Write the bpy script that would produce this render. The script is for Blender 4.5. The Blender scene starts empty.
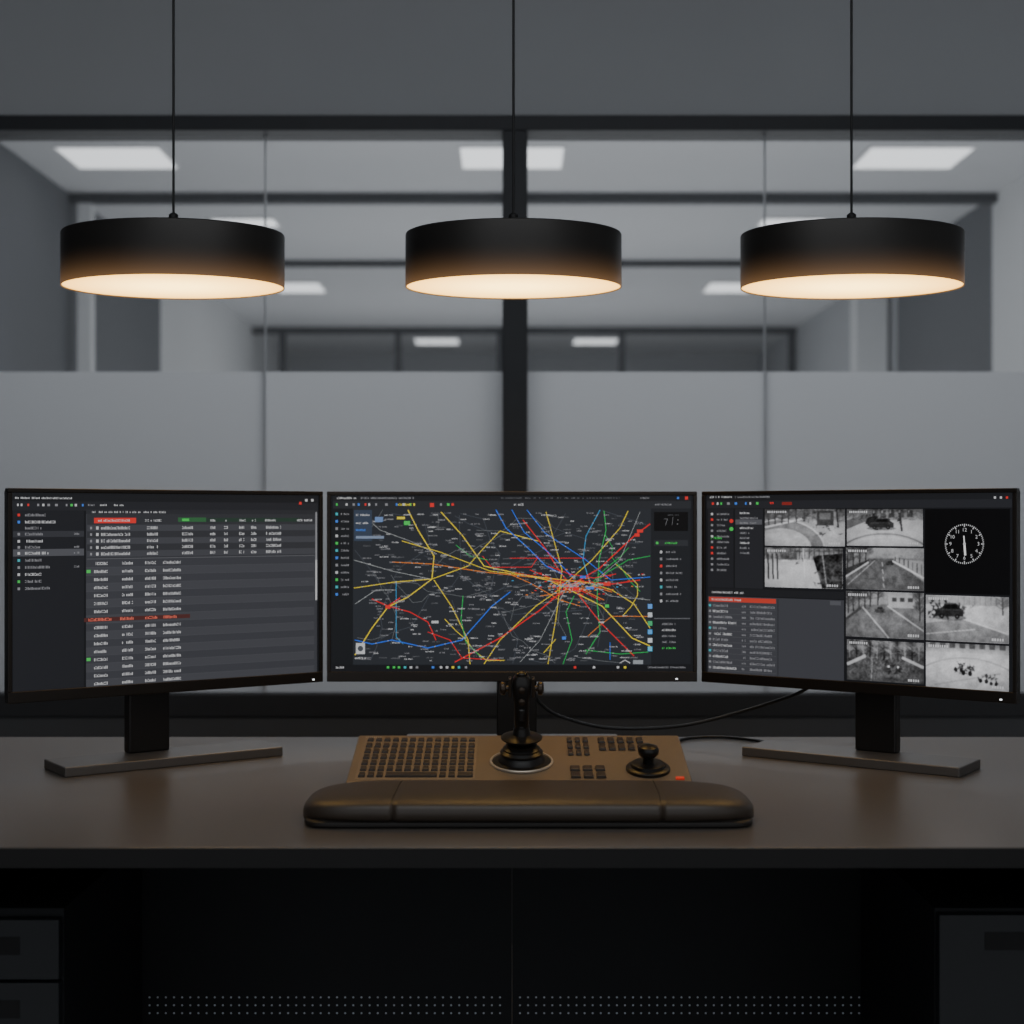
import bpy, bmesh, math, random
import numpy as np
from mathutils import Vector, Matrix
random.seed(7)
S = bpy.context.scene
COL = S.collection
EYE = 1.127; DESK = 0.74; F = 1500.0; CX = 512.0; HY = 517.0

# ---------------------------------------------------------------- materials
def lin(c):
    out = []
    for v in c:
        v = v / 255.0
        out.append(v / 12.92 if v <= 0.04045 else ((v + 0.055) / 1.055) ** 2.4)
    return tuple(out)

def base_mat(name, rgb, rough=0.5, metal=0.0, spec=0.5, noise=0.0, nscale=20.0, bump=0.0, bscale=200.0, coat=0.0):
    m = bpy.data.materials.new(name); m.use_nodes = True
    nt = m.node_tree; b = nt.nodes['Principled BSDF']
    c = lin(rgb)
    b.inputs['Base Color'].default_value = (*c, 1)
    b.inputs['Roughness'].default_value = rough
    b.inputs['Metallic'].default_value = metal
    b.inputs['Specular IOR Level'].default_value = spec
    if coat: b.inputs['Coat Weight'].default_value = coat
    tc = nt.nodes.new('ShaderNodeTexCoord')
    if noise > 0:
        n = nt.nodes.new('ShaderNodeTexNoise'); n.inputs['Scale'].default_value = nscale
        n.inputs['Detail'].default_value = 4
        nt.links.new(tc.outputs['Object'], n.inputs['Vector'])
        r = nt.nodes.new('ShaderNodeMix'); r.data_type = 'RGBA'
        r.inputs[6].default_value = (*[v * (1 - noise) for v in c], 1)
        r.inputs[7].default_value = (*[min(1, v * (1 + noise)) for v in c], 1)
        nt.links.new(n.outputs['Fac'], r.inputs[0]); nt.links.new(r.outputs[2], b.inputs['Base Color'])
    if bump > 0:
        n2 = nt.nodes.new('ShaderNodeTexNoise'); n2.inputs['Scale'].default_value = bscale
        nt.links.new(tc.outputs['Object'], n2.inputs['Vector'])
        bp = nt.nodes.new('ShaderNodeBump'); bp.inputs['Strength'].default_value = bump
        bp.inputs['Distance'].default_value = 0.001
        nt.links.new(n2.outputs['Fac'], bp.inputs['Height']); nt.links.new(bp.outputs['Normal'], b.inputs['Normal'])
    return m

_em = {}
def em(rgb, k=1.0):
    key = (tuple(rgb), k)
    if key in _em: return _em[key]
    m = bpy.data.materials.new('screen_light'); m.use_nodes = True
    b = m.node_tree.nodes['Principled BSDF']
    b.inputs['Base Color'].default_value = (0.006, 0.006, 0.007, 1)
    b.inputs['Roughness'].default_value = 0.35
    b.inputs['Specular IOR Level'].default_value = 0.15
    b.inputs['Emission Color'].default_value = (*lin(rgb), 1)
    b.inputs['Emission Strength'].default_value = k
    _em[key] = m
    return m
M_feed = bpy.data.materials.new('camera_feed_light'); M_feed.use_nodes = True
b = M_feed.node_tree.nodes['Principled BSDF']
b.inputs['Base Color'].default_value = (0.006,0.006,0.007,1); b.inputs['Roughness'].default_value = 0.35; b.inputs['Specular IOR Level'].default_value = 0.15
at = M_feed.node_tree.nodes.new('ShaderNodeAttribute'); at.attribute_name = 'feed'
M_feed.node_tree.links.new(at.outputs['Color'], b.inputs['Emission Color']); b.inputs['Emission Strength'].default_value = 1.0

def lamp_mat(name, rgb, k):
    m = bpy.data.materials.new(name); m.use_nodes = True
    nt = m.node_tree; b = nt.nodes['Principled BSDF']
    b.inputs['Base Color'].default_value = (0.8, 0.8, 0.8, 1)
    b.inputs['Emission Color'].default_value = (*rgb, 1)
    b.inputs['Emission Strength'].default_value = k
    return m

# ---------------------------------------------------------------- mesh builder
class MB:
    def __init__(s): s.v = []; s.f = []; s.m = []
    def add(s, vs, fs, mi=0):
        o = len(s.v); s.v += [tuple(v) for v in vs]
        for f in fs: s.f.append([o + i for i in f]); s.m.append(mi)
    def box(s, x0, x1, y0, y1, z0, z1, mi=0, taper=0.0):
        t = taper
        vs = [(x0,y0,z0),(x1,y0,z0),(x1,y1,z0),(x0,y1,z0),(x0+t,y0+t,z1),(x1-t,y0+t,z1),(x1-t,y1-t,z1),(x0+t,y1-t,z1)]
        s.add(vs, [(3,2,1,0),(4,5,6,7),(0,1,5,4),(1,2,6,5),(2,3,7,6),(3,0,4,7)], mi); return s
    def lathe(s, prof, seg=48, c=(0,0,0), axis='z', mi=0, cap=True):
        n = len(prof); vs = []
        for (r, z) in prof:
            for k in range(seg):
                a = 2*math.pi*k/seg
                p = (r*math.cos(a), r*math.sin(a), z)
                if axis == 'x': p = (z, r*math.cos(a), r*math.sin(a))
                if axis == 'y': p = (r*math.sin(a), z, r*math.cos(a))
                vs.append((p[0]+c[0], p[1]+c[1], p[2]+c[2]))
        fs = []
        for i in range(n-1):
            for k in range(seg):
                k2 = (k+1) % seg
                fs.append((i*seg+k, i*seg+k2, (i+1)*seg+k2, (i+1)*seg+k))
        if cap:
            fs.append(tuple(reversed(range(seg)))); fs.append(tuple((n-1)*seg+k for k in range(seg)))
        s.add(vs, fs, mi); return s
    def tube(s, pts, r, seg=10, mi=0):
        P = [Vector(p) for p in pts]; vs = []; n = len(P)
        for i, p in enumerate(P):
            d = (P[min(i+1,n-1)] - P[max(i-1,0)]).normalized()
            up = Vector((0,0,1)) if abs(d.z) < 0.95 else Vector((1,0,0))
            a = d.cross(up).normalized(); b = a.cross(d).normalized()
            for k in range(seg):
                t = 2*math.pi*k/seg
                vs.append(p + a*r*math.cos(t) + b*r*math.sin(t))
        fs = [(i*seg+k, i*seg+(k+1)%seg, (i+1)*seg+(k+1)%seg, (i+1)*seg+k) for i in range(n-1) for k in range(seg)]
        fs.append(tuple(reversed(range(seg)))); fs.append(tuple((n-1)*seg+k for k in range(seg)))
        s.add(vs, fs, mi); return s
    def build(s, name, mats, parent=None, smooth=False, bevel=0.0, loc=None, rot=None, seg=3, recalc=True):
        me = bpy.data.meshes.new(name); me.from_pydata(s.v, [], s.f)
        if not isinstance(mats, (list, tuple)): mats = [mats]
        for m in mats: me.materials.append(m)
        me.polygons.foreach_set('material_index', s.m)
        if recalc:
            bm = bmesh.new(); bm.from_mesh(me); bmesh.ops.recalc_face_normals(bm, faces=bm.faces); bm.to_mesh(me); bm.free()
        if smooth:
            me.polygons.foreach_set('use_smooth', [True]*len(me.polygons))
            try: me.set_sharp_from_angle(angle=math.radians(40))
            except Exception: pass
        me.update()
        o = bpy.data.objects.new(name, me); COL.objects.link(o)
        if parent: o.parent = parent
        if loc: o.location = loc
        if rot: o.rotation_euler = rot
        if bevel:
            b = o.modifiers.new('bevel', 'BEVEL'); b.width = bevel; b.segments = seg; b.limit_method = 'ANGLE'
        return o

def smoothpath(ctrl, n=12):
    P = [Vector(p) for p in ctrl]; P = [P[0]*2-P[1]] + P + [P[-1]*2-P[-2]]; out = []
    for i in range(1, len(P)-2):
        for k in range(n):
            t = k/n
            out.append(0.5*((2*P[i]) + (P[i+1]-P[i-1])*t + (2*P[i-1]-5*P[i]+4*P[i+1]-P[i+2])*t*t + (3*P[i]-P[i-1]-3*P[i+1]+P[i+2])*t**3))
    out.append(P[-2]); return out

def tag(o, label, cat, group=None):
    o['label'] = label; o['category'] = cat
    if group: o['group'] = group
    return o
def thing(name, label, cat, loc, rotz=0.0, group=None):
    o = bpy.data.objects.new(name, None); COL.objects.link(o)
    o.location = loc; o.rotation_euler = (0,0,rotz); o.empty_display_size = 0.05
    return tag(o, label, cat, group)
def struct(o): o['kind'] = 'structure'; return o
def box_obj(name, x0,x1,y0,y1,z0,z1, mat, bevel=0.0, parent=None):
    return MB().box(x0,x1,y0,y1,z0,z1).build(name, mat, parent, bevel=bevel)

# ---------------------------------------------------------------- palette
M_wall_hdr = base_mat('header_paint', (187,190,194), 0.8, noise=0.04, nscale=3)
M_ceiling = base_mat('ceiling_paint', (206,207,209), 0.85, noise=0.03, nscale=4)
M_floor = base_mat('carpet_floor', (131,131,132), 0.9, noise=0.12, nscale=60, bump=0.3)
M_wall_dark = base_mat('wall_dark_paint', (98,100,104), 0.8, noise=0.05, nscale=3)
M_wall_light = base_mat('wall_light_paint', (219,220,221), 0.8, noise=0.03, nscale=3)
M_wall_mid = base_mat('wall_mid_paint', (175,177,180), 0.8, noise=0.03, nscale=3)
M_knee = base_mat('low_wall_paint', (82,85,90), 0.6, noise=0.05, nscale=6)
M_frame = base_mat('black_aluminium', (56,58,62), 0.5, 0.2, noise=0.1, nscale=30)
M_desk = base_mat('desk_laminate', (90,84,79), 0.32, 0.0, spec=0.65, noise=0.08, nscale=8, bump=0.06, bscale=900)
M_edge = base_mat('desk_edge_band', (26,25,25), 0.5, spec=0.3, noise=0.08, nscale=20)
M_desk_dark = base_mat('desk_under_panel', (32,33,35), 0.7, spec=0.3, noise=0.08, nscale=20)
M_cab = base_mat('pedestal_steel', (36,38,41), 0.55, 0.1, noise=0.06, nscale=20)
M_slot = base_mat('dark_slot', (6,6,7), 0.7, noise=0.1)
M_dots = base_mat('perforation_painted_glow', (150,155,165), 0.6, noise=0.05)
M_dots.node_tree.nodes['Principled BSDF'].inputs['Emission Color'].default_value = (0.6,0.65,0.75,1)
M_dots.node_tree.nodes['Principled BSDF'].inputs['Emission Strength'].default_value = 0.045  # weak emission painted on the dots for light coming through holes
M_bezel = base_mat('monitor_bezel', (46,41,37), 0.3, 0.6, noise=0.08, nscale=40)
M_stand = base_mat('stand_metal', (46,44,43), 0.36, 0.6, noise=0.08, nscale=40)
M_foot = base_mat('foot_metal', (104,100,97), 0.42, 0.6, noise=0.08, nscale=40)
M_console = base_mat('console_bronze', (132,116,96), 0.40, 0.35, noise=0.06, nscale=30, bump=0.1, bscale=1200)
M_key = base_mat('key_plastic', (60,51,43), 0.32, noise=0.1, nscale=80)
M_leather = base_mat('wrist_leather', (58,49,41), 0.42, 0.0, spec=0.6, noise=0.12, nscale=40, bump=0.3, bscale=700)
M_leather_dark = base_mat('wrist_base', (30,27,25), 0.5, noise=0.1)
M_stitch = base_mat('seam_thread', (16,13,11), 0.7, noise=0.1)
M_black = base_mat('black_rubber', (20,18,17), 0.36, noise=0.1, nscale=60)
M_grip = base_mat('joystick_grip', (32,29,27), 0.3, 0.3, noise=0.08, nscale=60)
M_bronze = base_mat('joystick_bronze', (66,56,47), 0.28, 0.6, noise=0.08, nscale=60)
M_chrome = base_mat('rim_chrome', (205,196,182), 0.35, 0.6, noise=0.04, nscale=60)
M_cable = base_mat('cable_rubber', (14,14,15), 0.45, noise=0.1)
M_cord = base_mat('pendant_cord', (16,16,17), 0.6, noise=0.1)
M_white = base_mat('pale_print', (190,185,175), 0.5, noise=0.05)
M_red = base_mat('red_print_glowing', (220,60,40), 0.5, noise=0.05)
M_red.node_tree.nodes['Principled BSDF'].inputs['Emission Color'].default_value = (0.9,0.06,0.03,1)
M_red.node_tree.nodes['Principled BSDF'].inputs['Emission Strength'].default_value = 0.2  # weak glow painted into the printed mark, which is no lamp
M_led = lamp_mat('led_light', (0.9,0.95,1.0), 2.0)
M_panel = lamp_mat('ceiling_panel_glow', (0.98,0.99,1.0), 1.25)
# lamp diffuser: creamy in the middle, amber toward the rim
M_warm = lamp_mat('pendant_diffuser_glow', (1.0,0.62,0.28), 7.0)
nt = M_warm.node_tree; b = nt.nodes['Principled BSDF']
tc = nt.nodes.new('ShaderNodeTexCoord'); ln = nt.nodes.new('ShaderNodeVectorMath'); ln.operation = 'LENGTH'
nt.links.new(tc.outputs['Object'], ln.inputs[0]); rp = nt.nodes.new('ShaderNodeValToRGB')
mr = nt.nodes.new('ShaderNodeMapRange'); mr.inputs['From Max'].default_value = 0.175
nt.links.new(ln.outputs['Value'], mr.inputs['Value']); nt.links.new(mr.outputs['Result'], rp.inputs['Fac'])
rp.color_ramp.elements[0].position = 0.2; rp.color_ramp.elements[0].color = (1.0,0.65,0.20,1)
rp.color_ramp.elements[1].position = 1.0; rp.color_ramp.elements[1].color = (0.60,0.30,0.055,1)
nt.links.new(rp.outputs['Color'], b.inputs['Emission Color'])

M_shade = base_mat('black_shade_painted_glow', (38,36,34), 0.42, 0.3, noise=0.08, nscale=30)  # warm lamp glow painted into the shade by emission, fading up the drum
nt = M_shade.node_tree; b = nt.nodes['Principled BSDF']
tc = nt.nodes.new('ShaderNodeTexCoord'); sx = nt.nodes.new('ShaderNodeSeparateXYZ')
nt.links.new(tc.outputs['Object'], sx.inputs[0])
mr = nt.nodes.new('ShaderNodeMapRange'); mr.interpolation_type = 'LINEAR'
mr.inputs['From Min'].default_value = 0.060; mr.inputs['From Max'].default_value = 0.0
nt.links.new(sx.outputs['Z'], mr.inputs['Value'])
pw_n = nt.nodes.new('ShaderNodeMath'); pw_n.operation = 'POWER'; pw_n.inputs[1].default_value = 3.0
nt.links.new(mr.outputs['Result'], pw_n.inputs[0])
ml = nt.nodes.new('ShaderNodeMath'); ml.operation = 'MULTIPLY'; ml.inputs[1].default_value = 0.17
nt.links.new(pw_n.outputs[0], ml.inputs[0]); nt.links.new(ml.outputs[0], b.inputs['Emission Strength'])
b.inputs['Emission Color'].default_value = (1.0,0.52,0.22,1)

def glass_mat():
    m = bpy.data.materials.new('clear_glass'); m.use_nodes = True; nt = m.node_tree
    nt.nodes.clear(); o = nt.nodes.new('ShaderNodeOutputMaterial'); mx = nt.nodes.new('ShaderNodeMixShader')
    t = nt.nodes.new('ShaderNodeBsdfTransparent'); t.inputs[0].default_value = (0.93,0.94,0.95,1)
    g = nt.nodes.new('ShaderNodeBsdfDiffuse'); g.inputs[0].default_value = (0.6,0.61,0.63,1)
    mx.inputs[0].default_value = 0.09
    nt.links.new(t.outputs[0], mx.inputs[1]); nt.links.new(g.outputs[0], mx.inputs[2]); nt.links.new(mx.outputs[0], o.inputs[0]); return m
def film_mat():
    m = bpy.data.materials.new('frosted_film'); m.use_nodes = True; nt = m.node_tree
    nt.nodes.clear(); o = nt.nodes.new('ShaderNodeOutputMaterial'); mx = nt.nodes.new('ShaderNodeMixShader')
    tc = nt.nodes.new('ShaderNodeTexCoord'); w = nt.nodes.new('ShaderNodeTexWave')
    w.wave_type = 'BANDS'; w.bands_direction = 'Z'; w.inputs['Scale'].default_value = 40; w.inputs['Distortion'].default_value = 0.0
    nt.links.new(tc.outputs['Object'], w.inputs['Vector'])
    r = nt.nodes.new('ShaderNodeMix'); r.data_type = 'RGBA'
    r.inputs[6].default_value = (0.62,0.63,0.65,1); r.inputs[7].default_value = (0.64,0.65,0.67,1)
    nt.links.new(w.outputs['Fac'], r.inputs[0])
    t = nt.nodes.new('ShaderNodeBsdfTranslucent'); d = nt.nodes.new('ShaderNodeBsdfDiffuse')
    nt.links.new(r.outputs[2], t.inputs[0]); d.inputs[0].default_value = (0.46,0.47,0.49,1)
    mx.inputs[0].default_value = 0.35
    nt.links.new(t.outputs[0], mx.inputs[1]); nt.links.new(d.outputs[0], mx.inputs[2]); nt.links.new(mx.outputs[0], o.inputs[0]); return m
M_glass = glass_mat(); M_film = film_mat()

# ---------------------------------------------------------------- the room shell
XL, XR, CE, YB = -2.6, 2.85, 3.03, 17.5
struct(box_obj('floor', XL-0.1, XR+0.1, -1.2, YB+0.1, -0.1, 0.0, M_floor))
struct(box_obj('ceiling', XL-0.1, XR+0.1, -1.2, YB+0.1, CE, CE+0.1, M_ceiling))
wl = MB(); wl.box(XL-0.1, XL, -1.2, 11.1, 0, CE, 0); wl.box(XL-0.1, XL, 11.1, YB, 0, CE, 1)
struct(wl.build('wall_left', [M_wall_dark, M_wall_light]))
wr = MB(); wr.box(XR, XR+0.1, -1.2, 8.9, 0, CE, 1); wr.box(XR, XR+0.1, 8.9, 11.1, 0, CE, 2); wr.box(XR, XR+0.1, 11.1, YB, 0, CE, 0)
struct(wr.build('wall_right', [M_wall_mid, M_wall_light, M_wall_dark]))
struct(box_obj('wall_far', XL, XR, YB, YB+0.1, 0, CE, M_wall_mid))
struct(box_obj('wall_header', XL, XR, 3.98, 4.08, 2.186, CE, M_wall_hdr))
kw = MB(); kw.box(XL, XR, 3.96, 4.08, 0, 0.60, 0)
struct(kw.build('wall_low', [M_knee]))
# black frame of the partition
struct(box_obj('trim_1', XL, XR, 3.95, 4.07, 2.146, 2.186, M_frame, 0.003))
struct(box_obj('trim_2', XL, XR, 3.95, 4.07, 0.60, 0.66, M_frame, 0.003))
struct(box_obj('trim_3', -0.025, 0.041, 3.95, 4.07, 0.66, 2.146, M_frame, 0.003))
M_seam = base_mat('glass_joint', (176,179,183), 0.5, noise=0.05)
for i, x in enumerate((-0.659, 0.675)):
    struct(box_obj('trim_%d' % (4+i), x-0.0015, x+0.0015, 3.9985, 4.016, 0.66, 2.146, M_seam))
for i, (a, b_) in enumerate(((XL, -0.6606), (-0.6574, -0.025), (0.041, 0.6734), (0.6766, XR))):
    g = struct(box_obj('window_%d' % (i+1), a, b_, 4.009, 4.0095, 0.66, 2.146, M_glass))
    f = MB(); f.add([(a,4.0,0.66),(b_,4.0,0.66),(b_,4.0,1.514),(a,4.0,1.514)], [(0,1,2,3)])
    f.build('frosted_film', M_film, g)
# inner partitions
struct(box_obj('trim_6', XL, XR, 8.80, 8.88, CE-0.055, CE, M_frame, 0.003))
struct(box_obj('trim_7', XL, XR, 11.1, 11.18, CE-0.045, CE, M_frame, 0.003))
fr = MB(); fr.box(XL, XR, 15.0, 15.08, CE-0.07, CE)
for x in (-2.30, -1.14, -0.12, 1.10, 2.80): fr.box(x-0.03, x+0.03, 15.0, 15.08, 0, CE-0.07)
struct(fr.build('trim_8', M_frame, bevel=0.003))
struct(box_obj('trim_9', -2.55, -2.47, 8.80, 8.88, 0, CE-0.062, M_wall_light))
struct(box_obj('trim_10', 2.58, 2.82, 11.25, 11.45, 0, CE, M_wall_light, 0.01))

def ceiling_light(x, y, w, d, label):
    t = thing('ceiling_light', label, 'ceiling light', (x, y, CE), 0, 'recessed ceiling lights')
    f = MB(); e = 0.012
    f.box(-w/2-e, w/2+e, -d/2-e, -d/2, -0.012, 0); f.box(-w/2-e, w/2+e, d/2, d/2+e, -0.012, 0)
    f.box(-w/2-e, -w/2, -d/2, d/2, -0.012, 0); f.box(w/2, w/2+e, -d/2, d/2, -0.012, 0)
    f.build('frame', M_wall_light, t)
    MB().box(-w/2, w/2, -d/2, d/2, -0.008, 0).build('diffuser', M_panel, t)
ceiling_light(-2.08, 7.92, 0.53, 0.46, 'square white ceiling light panel above the left drum lamp behind the glass')
ceiling_light(0.0, 7.92, 0.53, 0.46, 'square white ceiling light panel crossed by the black mullion and the middle lamp cord')
ceiling_light(2.11, 7.92, 0.53, 0.46, 'square white ceiling light panel above the right drum lamp behind the glass')
ceiling_light(-1.72, 9.66, 0.4, 0.25, 'ceiling light panel almost hidden behind the left drum lamp')
ceiling_light(1.80, 9.66, 0.4, 0.25, 'ceiling light panel almost hidden behind the right drum lamp')
ceiling_light(-1.76, 12.4, 0.38, 0.5, 'small distant ceiling light just right of the left drum lamp rim')
ceiling_light(1.80, 12.4, 0.38, 0.5, 'small distant ceiling light just left of the right drum lamp rim')
ceiling_light(-0.81, 16.2, 0.46, 0.5, 'farthest small ceiling light left of the black mullion')
ceiling_light(0.90, 16.2, 0.46, 0.5, 'farthest small ceiling light right of the black mullion')

# ---------------------------------------------------------------- desk
desk = thing('control_desk', 'long dark grey control desk carrying the three monitors and the console', 'desk', (0, 1.754, 0))
DD = 0.886
top_ = MB().box(-1.3, 1.3, 0.003, DD, DESK-0.024, DESK).build('desktop', M_desk, desk, bevel=0.0015)
MB().box(-1.3, 1.3, 0.0, 0.0034, DESK-0.024, DESK-0.0006).build('edge_band', M_edge, top_, bevel=0.0006)
MB().box(-1.28, 1.28, 0.30, 0.32, DESK-0.06, DESK-0.024).build('front_rail', M_edge, desk, bevel=0.002)
for sgn in (-1, 1):
    p = MB(); xa, xb = (-1.25, -0.0004) if sgn < 0 else (0.0004, 1.25)
    p.box(xa, xb, 0.526, 0.544, 0.06, DESK-0.024)
    x0, x1 = ((-0.557, -0.012) if sgn < 0 else (0.006, 0.546))
    n = 44
    for r, zz in enumerate((0.397, 0.385, 0.373)):
        for i in range(n):
            cx = x0 + (x1-x0)*(i+0.5)/n; rr = 0.0017
            p.add([(cx+rr*math.cos(a*math.pi/3), 0.5255, zz+rr*math.sin(a*math.pi/3)) for a in range(6)], [tuple(range(6))], 1)
    p.build('modesty_panel', [M_desk_dark, M_dots], desk)
for x in (-1.27, 1.25):
    MB().box(x, x+0.025, 0.04, DD-0.04, 0, DESK-0.024).build('side_panel', M_desk_dark, desk, bevel=0.002)

def pedestal(x0, x1, label, drawers, hx):
    cx = (x0+x1)/2; w = (x1-x0)/2
    t = thing('drawer_unit', label, 'drawer unit', (cx, 1.85, 0), 0, 'drawer units under the desk')
    MB().box(-w, w, 0.018, 0.41, 0.02, 0.64).build('body', M_desk_dark, t, bevel=0.001)
    for (za, zb) in drawers:
        d = MB().box(-w+0.001, w-0.001, 0, 0.0175, za, zb).build('drawer', M_cab, t, bevel=0.0012)
        h = MB(); ht = zb-0.021
        h.box(hx[0]-cx, hx[1]-cx, -0.0008, 0.004, ht-0.022, ht)
        h.build('handle', M_slot, d)
    for sx in (-w+0.03, w-0.03):
        for sy in (0.05, 0.37): MB().lathe([(0.015,0),(0.015,0.02)], 16, (sx, sy, 0)).build('foot', M_slot, t)
pedestal(-0.96, -0.558, 'dark steel drawer unit under the left end of the desk', [(0.556,0.630),(0.30,0.552),(0.04,0.296)], (-0.91,-0.607))
pedestal(0.526, 0.93, 'dark steel drawer unit with a deep top drawer under the right end of the desk', [(0.34,0.636),(0.04,0.336)], (0.583,0.87))

# ---------------------------------------------------------------- monitors
class Screen(MB):
    """flat picture on a monitor face; local x right, z up, each layer a hair in front of the last"""
    def __init__(s, cx, cy, a):
        super().__init__(); s.cx, s.cy, s.a = cx, cy, a; s.mats = []; s.tiles = []
    def mi(s, m):
        if m not in s.mats: s.mats.append(m)
        return s.mats.index(m)
    def uv(s, px, py):
        dx = (px-CX)/F; dz = (HY-py)/F; c, n = math.cos(s.a), math.sin(s.a)
        Y = (c*s.cy - n*s.cx)/(c - n*dx); X = dx*Y
        return c*(X-s.cx) + n*(Y-s.cy), EYE + dz*Y - DESK
    def quad(s, pts, m, L):
        y = -0.0001*L
        s.add([(p[0], y, p[1]) for p in pts], [tuple(range(len(pts)))], s.mi(m))
    def R(s, x0, x1, y0, y1, m, L=1, xref=None):
        xr = (x0+x1)/2 if xref is None else xref
        a, b = s.uv(x0, y0)[0], s.uv(x1, y0)[0]; t, u = s.uv(xr, y0)[1], s.uv(xr, y1)[1]
        s.quad([(a,u),(b,u),(b,t),(a,t)], m, L)
    def P(s, pts, m, L=1):
        s.quad([s.uv(*p) for p in pts], m, L)
    def line(s, pts, w, m, L=2):
        for (p, q) in zip(pts[:-1], pts[1:]):
            d = Vector((q[0]-p[0], q[1]-p[1])); 
            if d.length < 1e-4: continue
            n = Vector((-d.y, d.x)).normalized()*w/2; e = d.normalized()*w*0.2
            s.P([(p[0]+n.x-e.x, p[1]+n.y-e.y), (q[0]+n.x+e.x, q[1]+n.y+e.y), (q[0]-n.x+e.x, q[1]-n.y+e.y), (p[0]-n.x-e.x, p[1]-n.y-e.y)], m, L)
    def text(s, x0, x1, y, h, m, L=3, xref=None, cw=1.4, gap=0.08):
        x = x0; h = h*0.64; w = cw*0.62
        while x < x1 - 1:
            if random.random() < gap: x += cw; continue
            k = random.random()
            if k < 0.35: s.R(x, x+w, y-h/2, y+h/2, m, L, xref)
            elif k < 0.7: s.R(x, x+w, y-h*0.25, y+h/2, m, L, xref)
            elif k < 0.85:
                s.R(x, x+w, y-h/2, y-h*0.2, m, L, xref); s.R(x, x+w, y+h*0.2, y+h/2, m, L, xref)
            else: s.R(x+w*0.25, x+w*0.75, y-h/2, y+h/2, m, L, xref)
            x += cw
    def disc(s, px, py, r, m, L=3, n=14):
        s.P([(px+r*math.cos(2*math.pi*k/n), py+r*math.sin(2*math.pi*k/n)) for k in range(n)], m, L)

ZB, ZT = 0.1115, 0.4297      # bottom and top of every panel above the desk
def monitor(label, cx, cy, a, hw, sx, painter, led):
    t = thing('computer_monitor', label, 'monitor', (cx, cy, DESK), a, 'monitors on the control desk')
    e, ch = 0.0065, 0.017
    bz = MB()
    bz.box(-hw, hw, -0.003, 0.012, ZT-e, ZT); bz.box(-hw, hw, -0.003, 0.012, ZB, ZB+ch)
    bz.box(-hw, -hw+e, -0.003, 0.012, ZB+ch, ZT-e); bz.box(hw-e, hw, -0.003, 0.012, ZB+ch, ZT-e)
    bez = bz.build('bezel', M_bezel, t, bevel=0.0012)
    MB().box(led-0.0025, led+0.001, -0.0036, -0.003, ZB+0.004, ZB+0.006).build('power_light', M_led, bez)
    bk = MB(); bk.box(-hw+0.002, hw-0.002, 0.012, 0.024, ZB+0.002, ZT-0.002)
    bk.box(-hw*0.55, hw*0.55, 0.024, 0.036, ZB+0.03, ZT-0.07)
    bk.build('back_shell', M_stand, t, bevel=0.003)
    MB().box(sx-0.034, sx+0.034, 0.037, 0.059, 0.015, ZB+0.13).build('stand_neck', M_stand, t, bevel=0.003)
    sg = 0 if a == 0 else (1 if a > 0 else -1)
    fx0, fx1 = (-0.186, 0.171) if sg > 0 else (-0.171, 0.186) if sg < 0 else (-0.18, 0.18)
    MB().box(fx0, fx1, -0.034, 0.064, 0.0, 0.015).build('stand_foot', M_foot, t, bevel=0.002)
    s = Screen(cx, cy, a)
    x0, x1 = -hw+e-0.001, hw-e+0.001; z0, z1 = ZB+ch-0.001, ZT-e+0.001
    s.quad([(x0,z0),(x1,z0),(x1,z1),(x0,z1)], em((24,25,28)), 0)
    painter(s)
    disp = s.build('display', s.mats, t, recalc=False)
    for q in s.tiles: q.emit(disp)
    return t

W = em((188,188,190)); G = em((130,130,134)); GD = em((92,93,97)); RED = em((215,50,45)); GRN = em((60,190,80))
BLU = em((60,120,215)); YEL = em((225,205,50)); TEAL = em((60,170,180)); BLK = em((6,6,7))

def toolbar(s, x0, x1, y, xref=None):
    x = x0
    while x < x1:
        k = random.random()
        m = RED if k < 0.15 else GRN if k < 0.27 else BLU if k < 0.35 else YEL if k < 0.4 else W if k < 0.6 else G
        w = random.uniform(1.4, 2.8); s.R(x, x+w, y-1.2, y+1.2, m, 3, xref); x += w + random.choice((2, 3, 5, 8))

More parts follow.
